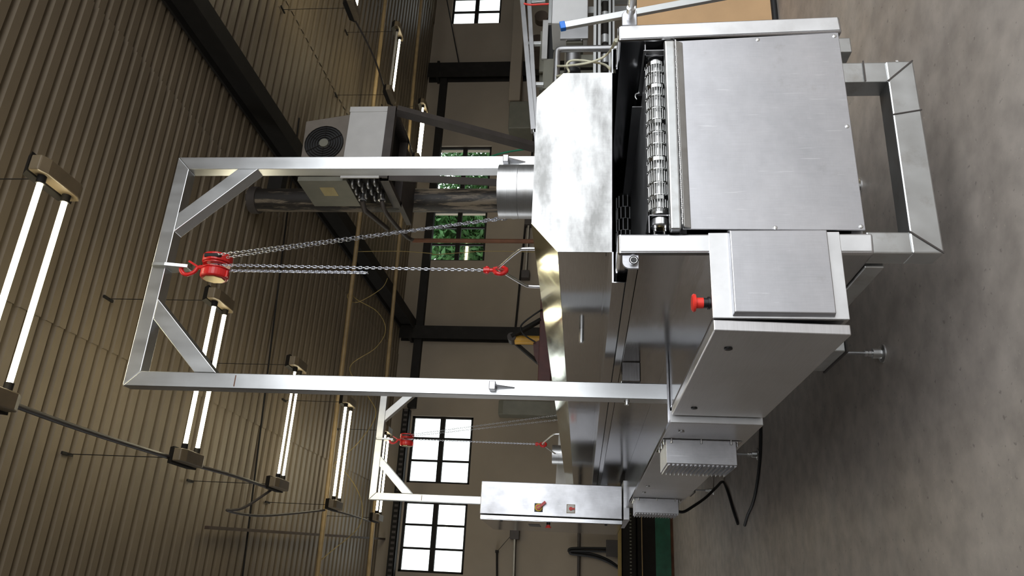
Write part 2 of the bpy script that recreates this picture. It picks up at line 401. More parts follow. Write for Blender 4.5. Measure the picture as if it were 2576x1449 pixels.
# ================================================================== BACKGROUND WALL FITTINGS
def onwall(n, x, y): return pY(x, y, YB-n)
a, b = onwall(.05, 1330, 540), onwall(.05, 1296, 832)
run('wall_pipe', (9.2, YB-.05, a.z-.05), b, .022, 'dark', 'thin black pipe running along the back wall just above the hood', 'pipe')
def wall_lamp(P, Q, label):
    r = root('wall_fluorescent', tuple((P+Q)/2), label, 'light')
    MB().tube([P, Q], .02, 8).build('tube', 'tubeoff', r); MB().bar(P+V(0, .06, .0), Q+V(0, .06, 0), .05, .05).build('batten', 'dark', r)
    for p, s in ((P, 1), (Q, -1)): MB().box(p.x-.09, p.x+.09, p.y-.08, p.y+.10, p.z-.09, p.z+.09).build('end_housing', 'brownsteel', r, .01)
P = pY(1322, 692, YB-.12)
wall_lamp(P, P+V(1.3, 0, -.02), 'unlit lamp on the back wall behind the front lifting bail')
P = pY(1295, 1344, YB-.12)
wall_lamp(P, P+V(-1.3, 0, -.02), 'unlit lamp on the back wall left of the control cabinet')
a, b = onwall(.05, 1250, 1388), onwall(.05, 1250, 1449)
rod = root('wall_rod', tuple(a), 'thin dark rod on the back wall with a cord slanting to the unlit lamp', 'rod')
MB().tube([a, b+(b-a)*2], .018, 8).build('bar', 'dark', rod); MB().tube([a, pY(1285, 1348, YB-.12)], .005, 5).build('cord', 'dark', rod)
MB().box(a.x-.02, a.x+.03, YB-.08, YB, a.z-.03, a.z+.03).build('wall_bracket', 'dark', rod)
run('wall_conduit', pY(1457, 1300, YB-.04), pY(1456, 1449, YB-.04)+V(-1.5, 0, 0), .03, 'brownsteel', 'horizontal conduit on the back wall left of the control cabinet', 'pipe')
bx = pY(1543, 1380, YB-.1)
jb = root('junction_box', (bx.x, YB-.1, bx.z-.15), 'dark box low on the back wall with black cables rising from it', 'box')
MB().box(bx.x-.14, bx.x+.14, YB-.16, YB, bx.z-.13, bx.z+.13).build('case', 'brownsteel', jb, .01)
MB().box(bx.x-.15, bx.x+.15, YB-.175, YB-.16, bx.z-.14, bx.z+.14).build('lid', 'brownsteel', jb, .006)
for k, q in enumerate(([(1530, 1380), (1470, 1379), (1437, 1380), (1431, 1384), (1436, 1388), (1480, 1392), (1520, 1404), (1552, 1424), (1562, 1440)],
                       [(1530, 1387), (1475, 1386), (1440, 1386), (1433, 1390), (1442, 1394), (1490, 1400), (1530, 1414), (1565, 1436)])):
    cord([pY(x, y, YB-.08-.04*k) for x, y in q], .024, 'rubber', 'looped_cable', ('upper' if k == 0 else 'lower')+' black cable bent over above the dark wall box', k=4)
# dark tray with a row of holes above the two left windows
tr = root('cable_tray', (.6, YB-.1, 5.1), 'dark perforated cable tray on the back wall above the two bright left windows', 'tray')
tm = MB().box(-2.4, 2.25, YB-.20, YB-.18, 5.10, 5.24).box(-2.4, 2.25, YB-.2, YB-.005, 5.10, 5.115)
tm.build('tray_body', 'dark', tr)
hs = MB()
for k in range(46): hs.box(-2.3+k*.1, -2.3+k*.1+.045, YB-.203, YB-.199, 5.135, 5.205)
hs.build('slots', 'brownsteel', tr)
wa, wb_ = pY(1255, 1043, YB-.3), pY(1255, 1006, YB-.3)
tag(MB().prism([(YB-.34, 1.9), (YB, 1.9), (YB, wa.z+.02), (YB-.30, wa.z+.02), (YB-.34, wa.z-.08)], 'x', wa.x, wb_.x).build('wall_box', 'casing2', None, .02), 'tall beige box fixed to the back wall just right of the near bright window', 'box')
cord([pY(1118, -30, YB-.2), pY(1130, 30, YB-.2), pY(1143, 100, YB-.2), pY(1157, 172, YB-.22)], .014, 'rubber', 'wall_cable', 'black cable slanting across the upper right window to the black column')
tag(MB().box(9.65, 13.6, YB-.5, YB, 3.12, 3.40).build('wall_duct', 'wallp', None, .02), 'long beige duct along the back wall at the right edge', 'duct')
tag(MB().box(8.85, 9.60, YB-.52, YB, 2.80, 3.36).build('duct_end_box', 'casing2', None, .02), 'grey brown box on the back wall at the left end of the beige duct', 'box')
# dark machine with green base behind at the left
dm = root('floor_machine', (.3, 11.4, 0), 'long low dark machine with a green base and yellow edge at the back left', 'machine')
X0, X1 = -1.9, 2.6
MB().box(X0, X1, 10.96, 11.9, .30, .60).build('body', 'dark', dm); MB().box(X0, X1, 10.92, 11.9, .62, .86).build('roller_bed', 'dark', dm, .02)
MB().box(X0, X1, 10.90, 11.0, .868, .90).box(X0, X1, 11.0, 11.9, .862, .885).build('edge_strip', 'ycable', dm)
MB().box(X0, X1, 10.95, 11.85, .05, .30).build('base', 'green', dm); MB().tube([(X0, 10.93, .525), (X1, 10.93, .525)], .010, 6).build('yellow_rail', 'tan', dm)
MB().box(X0, X1, 10.99, 11.8, 0, .05).build('plinth', 'rust', dm)
rr = MB()
for k in range(75): rr.box(-1.6+k*.055, -1.6+k*.055+.02, 10.915, 10.92, .70, .73)
rr.build('scale_marks', 'casing2', dm)
# yellow and black hydraulic lifter behind the hood
P = pY(1288, 852, 9.3); hx, hz = P.x, P.z
jb = root('hydraulic_lifter', (hx, 9.3, 0), 'dark red lifting stand with a yellow ram and black arms behind the hood', 'machine')
MB().box(hx-.75, hx+.65, 9.15, 9.5, hz-.66, hz-.46).build('cross_head', 'maroon', jb, .008)
MB().box(hx-.755, hx-.75, 9.18, 9.47, hz-.63, hz-.49).build('tube_mouth', 'black', jb)
MB().prism([(hx-.45, hz-.46), (hx-.05, hz-.46), (hx-.1, hz-.36), (hx-.3, hz-.38)], 'y', 9.2, 9.45).build('gusset', 'maroon', jb)
MB().cyl((hx-.02, 9.3, hz-.05), (hx-.02, 9.3, hz-.48), .075, n=16).build('ram', 'yellow', jb)
MB().lathe((hx, 9.18, hz), (0, 1, 0), [(0, .07), (.24, .07)], 16).build('pivot', 'brownsteel', jb)
MB().bar((hx, 9.2, hz), (hx+.30, 9.2, hz-.47), .05, .13, (0, 1, 0)).build('arm', 'dark', jb); MB().bar((hx, 9.4, hz), (hx-.42, 9.4, hz-.5), .05, .11, (0, 1, 0)).build('arm', 'dark', jb)
MB().box(hx-.12, hx+.12, 9.2, 9.45, 0, hz-.60).build('pillar', 'maroon', jb)
MB().tube(smoothpath([(hx-.1, 9.15, hz-.40), (hx+.02, 9.1, hz-.2), (hx+.18, 9.1, hz-.17), (hx+.42, 9.1, hz-.45), (hx+.46, 9.16, hz-.5)]), .014, 6).build('hose', 'rubber', jb)

# trees outside the right windows
def tree(x, y, h, rx, label, nleaf):
    r = root('tree', (x, y, 0), label, 'tree', 'trees outside the back windows')
    MB().tube([(x, y, 0), (x+.1, y, h*.5), (x, y, h*.9)], [.14, .1, .04], 8).build('trunk', 'bark', r)
    m = MB()
    for _ in range(nleaf):
        c = V(x+max(-rx, min(rx, random.gauss(0, rx*.6)))*.9, y+random.uniform(-.8, 1.0), h*.62+max(-.3*h, min(.42*h, random.gauss(0, h*.22))))
        a = Vector([random.uniform(-1, 1) for _ in range(3)]).normalized(); b = a.orthogonal().normalized(); s = random.uniform(.06, .17)
        b.rotate(Matrix.Rotation(random.uniform(0, 6.3), 3, a)); c2 = a.cross(b)
        m.add([c-b*s, c+c2*s*.35, c+b*s, c-c2*s*.35], [(0, 1, 2, 3)])
    m.build('foliage', 'leaf', r)
tree(7.7, 15.6, 6.6, 1.5, 'leafy green tree seen through the window right behind the chains', 15000)
tree(10.55, 15.9, 6.4, 1.25, 'leafy tree seen through the window beside the unit heater, sky showing through', 5000)

# ================================================================== UNIT HEATER, FLUE
fl = root('flue_pipe', (3.23, 5.5, 0), 'thick dark vertical flue pipe with peeling coating behind the unit heater', 'pipe')
MB().cyl((3.23, 5.5, 0), (3.23, 5.5, 5.72), .145, n=24).build('pipe', 'wood', fl)
MB().cyl((3.23, 5.5, 5.60), (3.23, 5.5, 5.70), .17, n=24).build('collar', 'brownsteel', fl)
MB().box(3.10, 3.75, 5.43, 5.57, 5.32, 5.50).build('bracket', 'dark', fl)
uh = root('unit_heater', (3.2, 4.5, 3.6), 'grey fan unit heater with white front panel high on brackets behind the front gantry', 'heater')
hx0, hx1, hy0, hy1 = 2.79, 3.66, 4.2, 4.85
MB().hexa([(hx0+.05, hy0+.06, 4.10), (hx1-.03, hy0+.06, 4.10), (hx1-.03, hy1, 4.10), (hx0+.05, hy1, 4.10), (hx0+.07, hy0+.06, 4.60), (hx1-.12, hy0+.06, 4.62), (hx1-.12, hy1, 4.62), (hx0+.07, hy1, 4.60)]).build('casing', 'casing', uh, .01)
MB().box(hx0-.005, hx0+.05, hy0+.06, hy1-.02, 4.06, 4.60).build('side_panel', 'casing2', uh, .006)
MB().box(hx0-.009, hx0-.004, 4.40, 4.58, 4.24, 4.40).build('label_plate', 'label', uh)
MB().box(hx0+.0, hx1, hy0-.01, hy0+.005, 3.69, 4.105).build('front_panel', 'offwhite', uh, .003)
MB().box(hx0-.01, hx0+.05, hy0-.015, hy0+.0, 3.66, 4.105).box(hx1-.055, hx1+.01, hy0-.016, hy0, 3.69, 4.11).build('corner_strip', 'offwhite', uh)
MB().box(hx0+.05, hx1-.03, hy0+.02, hy1, 3.69, 4.10).build('coil_block', 'dark', uh)
MB().box(hx0-.01, hx1+.01, hy0-.02, hy0+.05, 3.60, 3.69).box(hx0-.01, hx0+.05, hy0, hy1, 3.60, 3.69).box(hx1-.05, hx1+.01, hy0, hy1, 3.6, 3.69).box(hx0, hx1, hy1-.05, hy1, 3.6, 3.69).build('support_frame', 'brownsteel', uh)
for i in range(4):
    for j in range(3):
        zc, yy = 3.76+.085*i, 4.30+.14*j+(.05 if i % 2 else 0)
        MB().tube([(hx0+.05, yy-.03, zc)]+[(hx0+.0-.03*sin(pi*k/6), yy-.03*cos(pi*k/6), zc) for k in range(7)]+[(hx0+.05, yy+.03, zc)], .016, 7).build('coil_bend', 'dull', uh)
fz = V(3.25, hy0+.058, 4.37)
fan = MB()
for q in range(7):
    rr_ = .045+.028*q; fan.tube([fz+V(rr_*cos(t*pi/12), -.012, rr_*sin(t*pi/12)) for t in range(24)], .004, 5, False, True)
for q in range(6): fan.bar(fz+V(0, -.008, 0), fz+V(  .215*cos(q*pi/3), -.008, .215*sin(q*pi/3)), .006, .006, (0, 1, 0))
fg = fan.build('fan_grille', 'dark', uh); MB().lathe(fz+V(0, -.02, 0), (0, 1, 0), [(0, .05), (.03, .055)], 20).build('fan_hub', 'casing2', fg)
MB().lathe(fz+V(0, -.003, 0), (0, 1, 0), [(0, .215), (.012, .215)], 32).build('fan_opening', 'black', uh)
for zz, yy in ((3.98, 4.62), (3.76, 4.62)):
    pp = MB().tube([(hx0+.03, yy, zz), (hx0-.05, yy, zz)], .028, 10).tube([(hx0-.03, yy, zz), (hx0-.045, yy, zz)], .045, 8)
    pp.build('pipe_union', 'dull', uh)
e1 = pY(1700, 474, 5.35)
hb = root('heater_stand', (3.23, 5.3, e1.z), 'dark angle iron stand carrying the unit heater, slanting down to the flue', 'stand')
MB().bar((hx1-.02, hy0+.02, 3.60), e1+V(.05, 0, 0), .07, .10).build('brace', 'brownsteel', hb)
MB().bar((hx0+.02, hy0+.02, 3.60), e1-V(.05, 0, 0), .07, .07).build('brace', 'brownsteel', hb)
MB().box(2.83, 3.55, 4.85, 5.38, 3.60, 3.66).build('shelf', 'brownsteel', hb)
rp = pY(1030, 605, 6.0)
hp = root('heating_pipe', (rp.x, 6, 0), 'rusty brown vertical pipe dropping from the unit heater in front of the window', 'pipe')
MB().tube(smoothpath([(hx0-.05, 4.62, 3.76), (hx0-.12, 4.8, 3.74), (rp.x-.01, 5.85, 3.78), (rp.x, 6.0, 3.70)], 5), .026, 8).build('upper_bend', 'brownsteel', hp)
MB().cyl((rp.x, 6, 0), (rp.x, 6, 3.72), .028, n=12).build('riser', 'rust', hp)
MB().tube([(hx0-.05, 4.62, 3.98), (hx0-.12, 4.7, 3.97), (hx0+.1, 5.6, 3.95)], .03, 8).build('return_bend', 'brownsteel', hp)
cord([pY(1205, 400, 5.5), pY(1222, 398, 6.2), pY(1260, 386, 6.2), pY(1310, 377, 6.2), pY(1360, 373, 6.2), pY(1395, 372, 5.2), V(3.3, 5.36, 1.6)], .012, 'greenrod', 'green_hose', 'thin green hose stretched behind the right post of the front gantry')

# ================================================================== MACHINE (conveyor tunnel)
L1 = 8.0
mc = root('conveyor_tunnel', (.54, 0, 0), 'long stainless steel conveyor tunnel machine standing on levelling feet in the foreground', 'machine')
def wall_prism(pts, y0, y1, yin=.0):
    return [(p[0], y0, p[1]) for p in pts]+[(q[0], y1, q[1]) for q in pts]
lw_f = [(.092, .490), (.006, .494), (-.003, 1.411), (.083, 1.411)]
lw_b = [(.085, .490), (0., .490), (0., 1.411), (.083, 1.411)]
rw_f = [(1.087, .499), (1.003, .496), (.978, 1.406), (1.063, 1.406)]
rw_b = [(1.08, .499), (.996, .496), (.994, 1.406), (1.075, 1.406)]
def wallpart(f, b):
    return MB().hexa([(p[0], 0., p[1]) for p in f]+[(p[0], L1, p[1]) for p in b])
lw = wallpart(lw_f, lw_b).build('side_wall', 'sheet', mc, .012, 3)
rw = wallpart(rw_f, rw_b).build('side_wall', 'sheet', mc, .012, 3)
def inset(f, d):
    cx_ = sum(p[0] for p in f)/4; cz_ = sum(p[1] for p in f)/4
    return [(p[0]+(d if p[0] < cx_ else -d), p[1]+(d if p[1] < cz_ else -d)) for p in f]
for f, w in ((lw_f, lw), (rw_f, rw)):
    q = inset(f, .009); MB().hexa([(p[0], -.0035, p[1]) for p in q]+[(p[0], .004, p[1]) for p in q]).build('end_cap', 'bright', w, .004)
# water seal channels on the outside of both walls, lug and pipe socket at the front
MB().box(-.052, -.048, .02, L1, 1.335, 1.372).box(-.052, 0, .02, L1, 1.333, 1.338).build('seal_channel', 'sheet', lw)
MB().box(1.128, 1.132, .02, L1, 1.33, 1.368).box(1.08, 1.132, .02, L1, 1.328, 1.333).build('seal_channel', 'sheet', rw)
def lug(sx, x_in, x_out, z0, z1):
    pts = [(x_in, z0), (x_in, z1), (x_out-sx*.0, z1-.018), (x_out, z0+.0)]
    pts = [(x_in, z0), (x_in, z1)]+[(x_out-(-sx)*.028*(0)-sx*.028+sx*.028*sin(t*pi/12), z1-.028+.028*cos(t*pi/12)) for t in range(7)]+[(x_out, z0)]
    return MB().prism(pts, 'y', .012, .02)
lug(-1, .002, -.056, 1.333, 1.395).build('pipe_lug', 'panel', lw, .002, 1)
lug(1, 1.07, 1.150, 1.325, 1.388).build('pipe_lug', 'panel', rw, .002, 1)
MB().lathe((-.028, -.004, 1.353), (0, 1, 0), [(0, .017), (.0, .0135), (.02, .0135)], 20).build('pipe_socket', 'rod', lw)
MB().lathe((-.028, -.0045, 1.353), (0, 1, 0), [(0, .0115), (.002, .0115)], 16).build('socket_bore', 'black', lw)
nb = MB().lathe((1.118, -.10, 1.352), (0, 1, 0), [(0, .016), (.045, .016), (.045, .0125), (.06, .0125), (.06, .019), (.085, .019), (.085, .014), (.112, .014)], 16)
nb.build('pipe_nipple', 'rod', rw); MB().lathe((1.118, -.1005, 1.352), (0, 1, 0), [(0, .009), (.002, .009)], 12).build('nipple_bore', 'black', rw)
# front panel
fp_pts = [(.967, 1.172), (.0985, 1.172), (.098, .518), (.996, .516)]
fp = MB().hexa([(p[0], -.006, p[1]) for p in fp_pts]+[(p[0], .004, p[1]) for p in fp_pts])
fpo = MB().hexa([(p[0], -.006, p[1]) for p in fp_pts]+[(p[0], .003, p[1]) for p in fp_pts]).build('front_panel', 'panel', mc, .0025, 2)
for px, py in ((1906, 100), (2099, 91), (2131, 318), (1950, 573), (2166, 570)):
    p = pY(px, py, -.006); MB().lathe(p+V(0, -.004, 0), (0, 1, 0), [(0, .003), (.001, .006), (.003, .0085), (.005, .0085)], 14).build('screw', 'rod', fpo)
# rolled edge and rail above the panel
rl = MB().hexa([(.952, -.03, 1.176), (.088, -.03, 1.178), (.088, -.03, 1.220), (.952, -.03, 1.219), (.972, .01, 1.176), (.088, .01, 1.178), (.088, .01, 1.220), (.972, .01, 1.219)]).build('front_rail', 'frame', mc, .008, 3)
MB().hexa([(.955, -.012, 1.142), (.100, -.012, 1.141), (.100, -.026, 1.170), (.955, -.026, 1.172), (.955, -.004, 1.142), (.1, -.004, 1.141), (.1, -.004, 1.17), (.955, -.004, 1.172)]).build('lower_strip', 'frame', rl, .005, 2)
wm = MB(); k = 0; x = .11
while x < .95:
    wm.tube([(x-.006, -.0295, 1.1745), (x, -.033, 1.1745+.001*random.uniform(-1, 1)), (x+.006, -.0295, 1.1745)], [.002, .0042, .002], 6); x += .009
wm.build('weld_bead', 'rod', rl)
# belt: eye-link belt over the front roller, flat run going back into the tunnel
RY, RZ, RR = .060, 1.248, .040
bl = MB()
nseg = 12
cells = [.20+.0575*i for i in range(13)]
for i in range(12):
    x0, x1 = cells[i], cells[i+1]; w = x1-x0
    wide = i in (0, 3, 6, 9, 11)
    for j in range(nseg):
        t = 2*pi*(j+(.5 if i % 2 else 0))/nseg
        c = V(0, RY+RR*cos(t), RZ+RR*sin(t)); tx = V(0, -sin(t), cos(t)); nn = V(0, cos(t), sin(t))
        h = .0095
        for ex in (x0+.0015, x1-.0015-(.016 if wide else .003)):
            ww = .016 if wide and ex > x0+.01 else .003
            bl.hexa([c+V(ex, 0, 0)-tx*h-nn*.003, c+V(ex+ww, 0, 0)-tx*h-nn*.003, c+V(ex+ww, 0, 0)+tx*h-nn*.003, c+V(ex, 0, 0)+tx*h-nn*.003,
                     c+V(ex, 0, 0)-tx*h+nn*.003, c+V(ex+ww, 0, 0)-tx*h+nn*.003, c+V(ex+ww, 0, 0)+tx*h+nn*.003, c+V(ex, 0, 0)+tx*h+nn*.003])
    
for j in range(nseg*2):
    t = pi*j/nseg; bl.tube([(.20, RY+RR*cos(t), RZ+RR*sin(t)), (.89, RY+RR*cos(t), RZ+RR*sin(t))], .0026, 6)
belt = bl.build('link_belt', 'link', mc)
MB().cyl((.185, RY, RZ), (.905, RY, RZ), .030, n=20).build('drive_roller', 'rod', mc)
bt = MB()
for s in range(2):
    z = RZ+(RR if s == 0 else -RR)
    bt.box(.20, .89, RY, 7.6, z-.003, z)
bt.build('belt_run', 'dull', mc)
def bearing(xa, xb, lab):
    b = MB().box(min(xa, xb), max(xa, xb), RY-.045, RY+.05, RZ-.045, RZ+.045).build('roller_bracket', 'sheet', mc, .004)
    return b
b1 = MB().box(.168, .172, RY-.04, RY+.05, RZ-.05, RZ+.046).box(.095, .172, RY-.04, RY+.05, RZ+.042, RZ+.046).build('roller_bracket', 'sheet', mc)
MB().lathe((.135, RY, RZ), (1, 0, 0), [(0, .033), (.004, .036), (.03, .036)], 24).build('bearing', 'rod', b1)
MB().lathe((.132, RY, RZ), (1, 0, 0), [(0, .018), (.006, .018)], 20).build('bearing_cap', 'brass', b1)
for k in range(4):
    t = pi/4+k*pi/2; MB().lathe((.112, RY+.027*cos(t), RZ+.027*sin(t)), (1, 0, 0), [(0, .004), (.012, .004), (.012, .007), (.024, .007)], 8).build('bolt', 'rod', b1)
b2 = MB().box(.913, .917, RY-.04, RY+.05, RZ-.05, RZ+.046).box(.913, .985, RY-.04, RY+.05, RZ+.042, RZ+.046).build('roller_bracket', 'sheet', mc)
MB().lathe((.917, RY, RZ), (1, 0, 0), [(0, .036), (.028, .036), (.032, .03)], 24).build('bearing', 'rod', b2)
# guide plate inside right and inner return belt, floor pan of the tunnel
gp = MB().hexa([(.925, .0, 1.205), (.928, .0, 1.205), (.928, .0, 1.300), (.925, .0, 1.300), (.905, .28, 1.205), (.908, .28, 1.205), (.908, .28, 1.306), (.905, .28, 1.306)]).box(.86, .863, .30, 2.2, 1.2, 1.33)
gp.build('guide_plate', 'dull', mc)
MB().tube(smoothpath([(.905, .26, 1.30), (.90, .26, 1.315), (.885, .26, 1.318), (.872, .26, 1.312)], 4), .004, 8).build('guide_hook', 'rod', mc)
ib = MB(); iy, iz, ir = 1.15, 1.318, .047
for i in range(10):
    xx = .16+.07*i
    for j in range(12):
        t = 2*pi*(j+(.5 if i % 2 else 0))/12
        ib.bar((xx, iy+ir*cos(t), iz+ir*sin(t)), (xx+.07, iy+ir*cos(t), iz+ir*sin(t)), .005, .005)
        ib.bar((xx, iy+ir*cos(t), iz+ir*sin(t)), (xx, iy+ir*cos(t+.5), iz+ir*sin(t+.5)), .004, .004)
ib.build('inner_belt', 'dull', mc)
MB().cyl((.15, iy, iz), (.88, iy, iz), .038, n=20).build('inner_roller', 'dark', mc)
MB().box(.09, .99, .02, L1, .52, .56).box(.09, .99, .25, L1, 1.12, 1.15).build('tunnel_floor', 'dull', mc)
MB().box(.085, .995, L1-.03, L1, .5, 1.40).build('rear_panel', 'sheet', mc)
# base frame loop in front
bf = MB().box(.011, .097, .004, .10, .36, .515).box(.757, .853, .004, .10, .345, .56)
bf.hexa([(.011, 0, .2565), (.853, 0, .243), (.853, 0, .349), (.011, 0, .366), (.011, .10, .2565), (.853, .10, .243), (.853, .10, .349), (.011, .10, .366)])
bfo = bf.build('base_frame', 'frame', mc, .006, 2)
MB().box(.845, .857, .0, .001, .30, .31).build('weld_seam', 'rod', bfo)
MB().bar((.62, -.0015, .245), (.60, -.0015, .353), .004, .004, (0, 1, 0)).bar((.757, -.0015, .352), (.853, -.0015, .246), .006, .004, (0, 1, 0)).bar((.097, -.0015, .366), (.011, -.0015, .258), .006, .004, (0, 1, 0)).bar((.855, -.0015, .435), (.757, -.0015, .437), .005, .004, (0, 1, 0)).build('weld_seam', 'brownsteel', bfo)
MB().box(.005, .08, .12, L1, .42, .492).box(1.0, 1.075, .12, L1, .42, .498).build('bottom_rail', 'frame', mc, .005)
for yy in (1.31, 4.3, 6.72):
    cb = MB().box(-.0, 1.08, yy-.18, yy+.18, .245, .42).build('cross_beam', 'frame', mc, .006)
    MB().box(-.005, 1.085, yy-.19, yy+.2, .236, .246).build('base_plate', 'brownsteel', cb)
    for xx in (.05, 1.03):
        ft = MB().lathe((xx, yy, 0), (0, 0, 1), [(0, .048), (.008, .048), (.014, .03), (.014, .026), (.055, .026), (.055, .014), (.056, .014)], 24).build('leveling_foot', 'rod', mc)
        MB().cyl((xx, yy, .05), (xx, yy, .24), .009, n=10).build('threaded_rod', 'dull', ft)
        MB().lathe((xx, yy, .06), (0, 0, 1), [(0, .017), (.014, .017)], 6).lathe((xx, yy, .078), (0, 0, 1), [(0, .017), (.014, .017)], 6).build('nut', 'rod', ft)
# side cabinets on the left wall
CX, DXo = -.251, -.295
sc = MB().hexa([(.083, 0, 1.08), (CX, 0, 1.08), (CX+.002, 0, .613), (.089, 0, .612), (.0, 1.36, 1.08), (CX, 1.36, 1.08), (CX, 1.36, .613), (0, 1.36, .613)]).build('side_cabinet', 'sheet', mc, .002, 1)
MB().hexa([(.0835, -.007, 1.0795), (CX+.001, -.007, 1.0795), (CX+.003, -.007, .613), (.091, -.007, .612), (.0835, .003, 1.0795), (CX+.001, .003, 1.0795), (CX+.003, .003, .613), (.091, .003, .612)]).build('front_plate', 'bright', sc, .002)
MB().hexa([(.082, -.031, 1.006), (-.235, -.031, 1.007), (-.235, -.031, .664), (.086, -.031, .663), (.096, 0, 1.012), (-.246, 0, 1.013), (-.243, 0, .661), (.096, 0, .660)]).build('cover_plate', 'panel', sc, .0035, 2)
ec = V(-.17, .058, 1.08)
MB().lathe(ec, (0, 0, 1), [(0, .024), (.004, .024), (.004, .019), (.020, .019)], 24).build('button_collar', 'black', sc)
MB().lathe(ec+V(0, 0, .020), (0, 0, 1), [(0, .020), (.026, .020), (.028, .032), (.036, .034), (.041, .028), (.043, .01)], 28).build('emergency_button', 'redp', sc)
def door(y0, y1, nm, latches, z0=.612, z1=1.077, open_=0.):
    d = MB().hexa([(DXo, y0, z1), (CX-.002, y0, z1), (CX-.002-open_, y0, z0), (DXo-open_*.7, y0, z0), (DXo, y1, z1), (CX-.002, y1, z1), (CX-.002, y1, z0), (DXo, y1, z0)]).build('cabinet_door', 'door', mc, .004, 2)
    for yy, zz in latches:
        MB().lathe((DXo, yy, zz), (-1, 0, 0), [(0, .016), (.006, .016), (.008, .012)], 16).build('latch', 'black', d)
    return d
door(0, 1.338, 'a', [(.195, .994), (1.157, .989)], open_=.012)
MB().box(CX, 0, 1.40, 5.40, .612, 1.082).build('side_cabinet', 'sheet', mc, .004)
def door2(y0, y1, lx):
    d = MB().box(XD2, CX-.01, y0, y1, .612, 1.082).build('cabinet_door', 'door', mc, .003, 2)
    for px, py in lx:
        p = pX(px, py, XD2); MB().lathe(p, (-1, 0, 0), [(0, .016), (.006, .016), (.008, .012)], 16).build('latch', 'dull', d)
    MB().box(XD2+.003, CX-.012, y0-.001, y0+.003, .616, 1.078).build('edge_face', 'bright', d)
XD2 = pY(1682, 1063, 1.375).x
ys = [1.375, pX(1631, 1165, XD2).y, pX(1601, 1229, XD2).y, 5.40]
door2(ys[0], ys[1]-.003, [(1714, 1084)]); door2(ys[1], ys[2]-.003, [(1630, 1222)]); door2(ys[2], ys[3], [(1620, 1238)])
MB().box(XD2, 0, 1.375, 5.46, 1.083, 1.094).build('cabinet_top', 'sheet', mc)
def ventbox(y0, y1, xo, z0, z1):
    v = MB().box(xo, XD2-.002, y0, y1, z0, z1).build('vent_box', 'panel', mc, .003)
    MB().box(XD2-.006, XD2-.003, y0-.02, y1+.02, z0-.03, z1+.02).build('flange', 'sheet', v)
    n = 16
    fin = MB()
    for i in range(n):
        z = z0+(z1-z0)*(i+.5)/n; fin.hexa([(xo-.006, y0+.01, z-.008), (xo+.004, y0+.01, z-.008), (xo+.004, y0+.01, z+.004), (xo-.012, y0+.01, z+.004), (xo-.006, y1, z-.008), (xo+.004, y1, z-.008), (xo+.004, y1, z+.004), (xo-.012, y1, z+.004)])
    fin.build('louvre', 'panel', v)
    for zz in (z1+.008, z0-.015):
        for yy in (y0+.05, (y0+y1)/2, y1-.05): MB().cyl((XD2-.022, yy, zz), (XD2, yy, zz), .006, n=6).build('bolt', 'rod', v)
    for zz in (z0+.03, (z0+z1)/2, z1-.03): MB().cyl((XD2-.022, y0-.011, zz), (XD2, y0-.011, zz), .006, n=6).build('bolt', 'rod', v)
    return v
for a_, b_, c_, d_ in (((1677, 1105), (1677, 1164), (1855.6, 1172.7), (1661, 1190)), ((1598.3, 1252), (1598.3, 1288), (1708, 1294.7), (1590, 1298))):
    y_ = pX(*a_, XD2).y; P1, P2 = pY(*b_, y_), pY(*c_, y_); ventbox(y_, pX(*d_, (P1.x+P2.x)/2).y, (P1.x+P2.x)/2, P2.z, P1.z)
MB().box(-.112, .0, 1.385, 1.47, 1.228, 1.331).build('post_bracket', 'sheet', mc, .006)
MB().box(-.112, .0, 6.76, 6.83, 1.228, 1.331).build('post_bracket', 'sheet', mc, .006)
MB().box(1.08, 1.33, 1.385, 1.50, .95, 1.08).box(1.08, 1.33, 6.76, 6.86, .95, 1.08).box(-.22, 0, 6.74, 6.88, .95, 1.08).build('post_shelf', 'sheet', mc)

# ================================================================== HOOD
HY0, HY1 = .21, 8.0
hd = root('tunnel_hood', (.54, .21, 1.42), 'long stainless steel hood with chamfered edges resting on the conveyor tunnel', 'hood')
hp_ = [(.101, 1.424), (.979, 1.422), (.979, 1.637), (.850, 1.752), (.231, 1.752), (.101, 1.640)]
def hoodmesh():
    m = MB().prism(hp_, 'y', HY0, HY0+.004); n = 6
    vs = [(q[0], HY0, q[1]) for q in hp_]+[(q[0], HY1, q[1]) for q in hp_]
    m2 = MB(); m2.add(vs, [(i, i+n, (i+1) % n+n, (i+1) % n) for i in (1, 3, 5)]+[(6, 7, 8, 9, 10, 11)])
    return m2
ho = hoodmesh().build('shell', 'hood', hd)
MB().prism(hp_, 'y', HY0-.002, HY0+.002).build('front_plate', 'sanded', hd)
def strip(a, b):
    a, b = Vector((a[0], 0, a[1])), Vector((b[0], 0, b[1])); n = (b-a).cross(V(0, 1, 0)).normalized()*.002
    return MB().hexa([a-n+V(0, HY0, 0), b-n+V(0, HY0, 0), b+n+V(0, HY0, 0), a+n+V(0, HY0, 0), a-n+V(0, HY1, 0), b-n+V(0, HY1, 0), b+n+V(0, HY1, 0), a+n+V(0, HY1, 0)])
strip(hp_[4], hp_[5]).build('chamfer_panel', 'film', hd); strip(hp_[2], hp_[3]).build('chamfer_panel', 'film', hd)
MB().box(-.027, .103, HY0+.0, HY1, 1.418, 1.424).box(.977, 1.107, HY0, HY1, 1.418, 1.424).build('flange', 'sheet', hd)
MB().box(-.030, -.027, HY0, HY1, 1.358, 1.424).build('skirt', 'sheet', hd); MB().box(1.107, 1.110, HY0, HY1, 1.358, 1.424).build('skirt', 'sheet', hd)
MB().box(.094, .101, HY0+.02, HY1, 1.445, 1.449).build('fold_line', 'hood', hd)
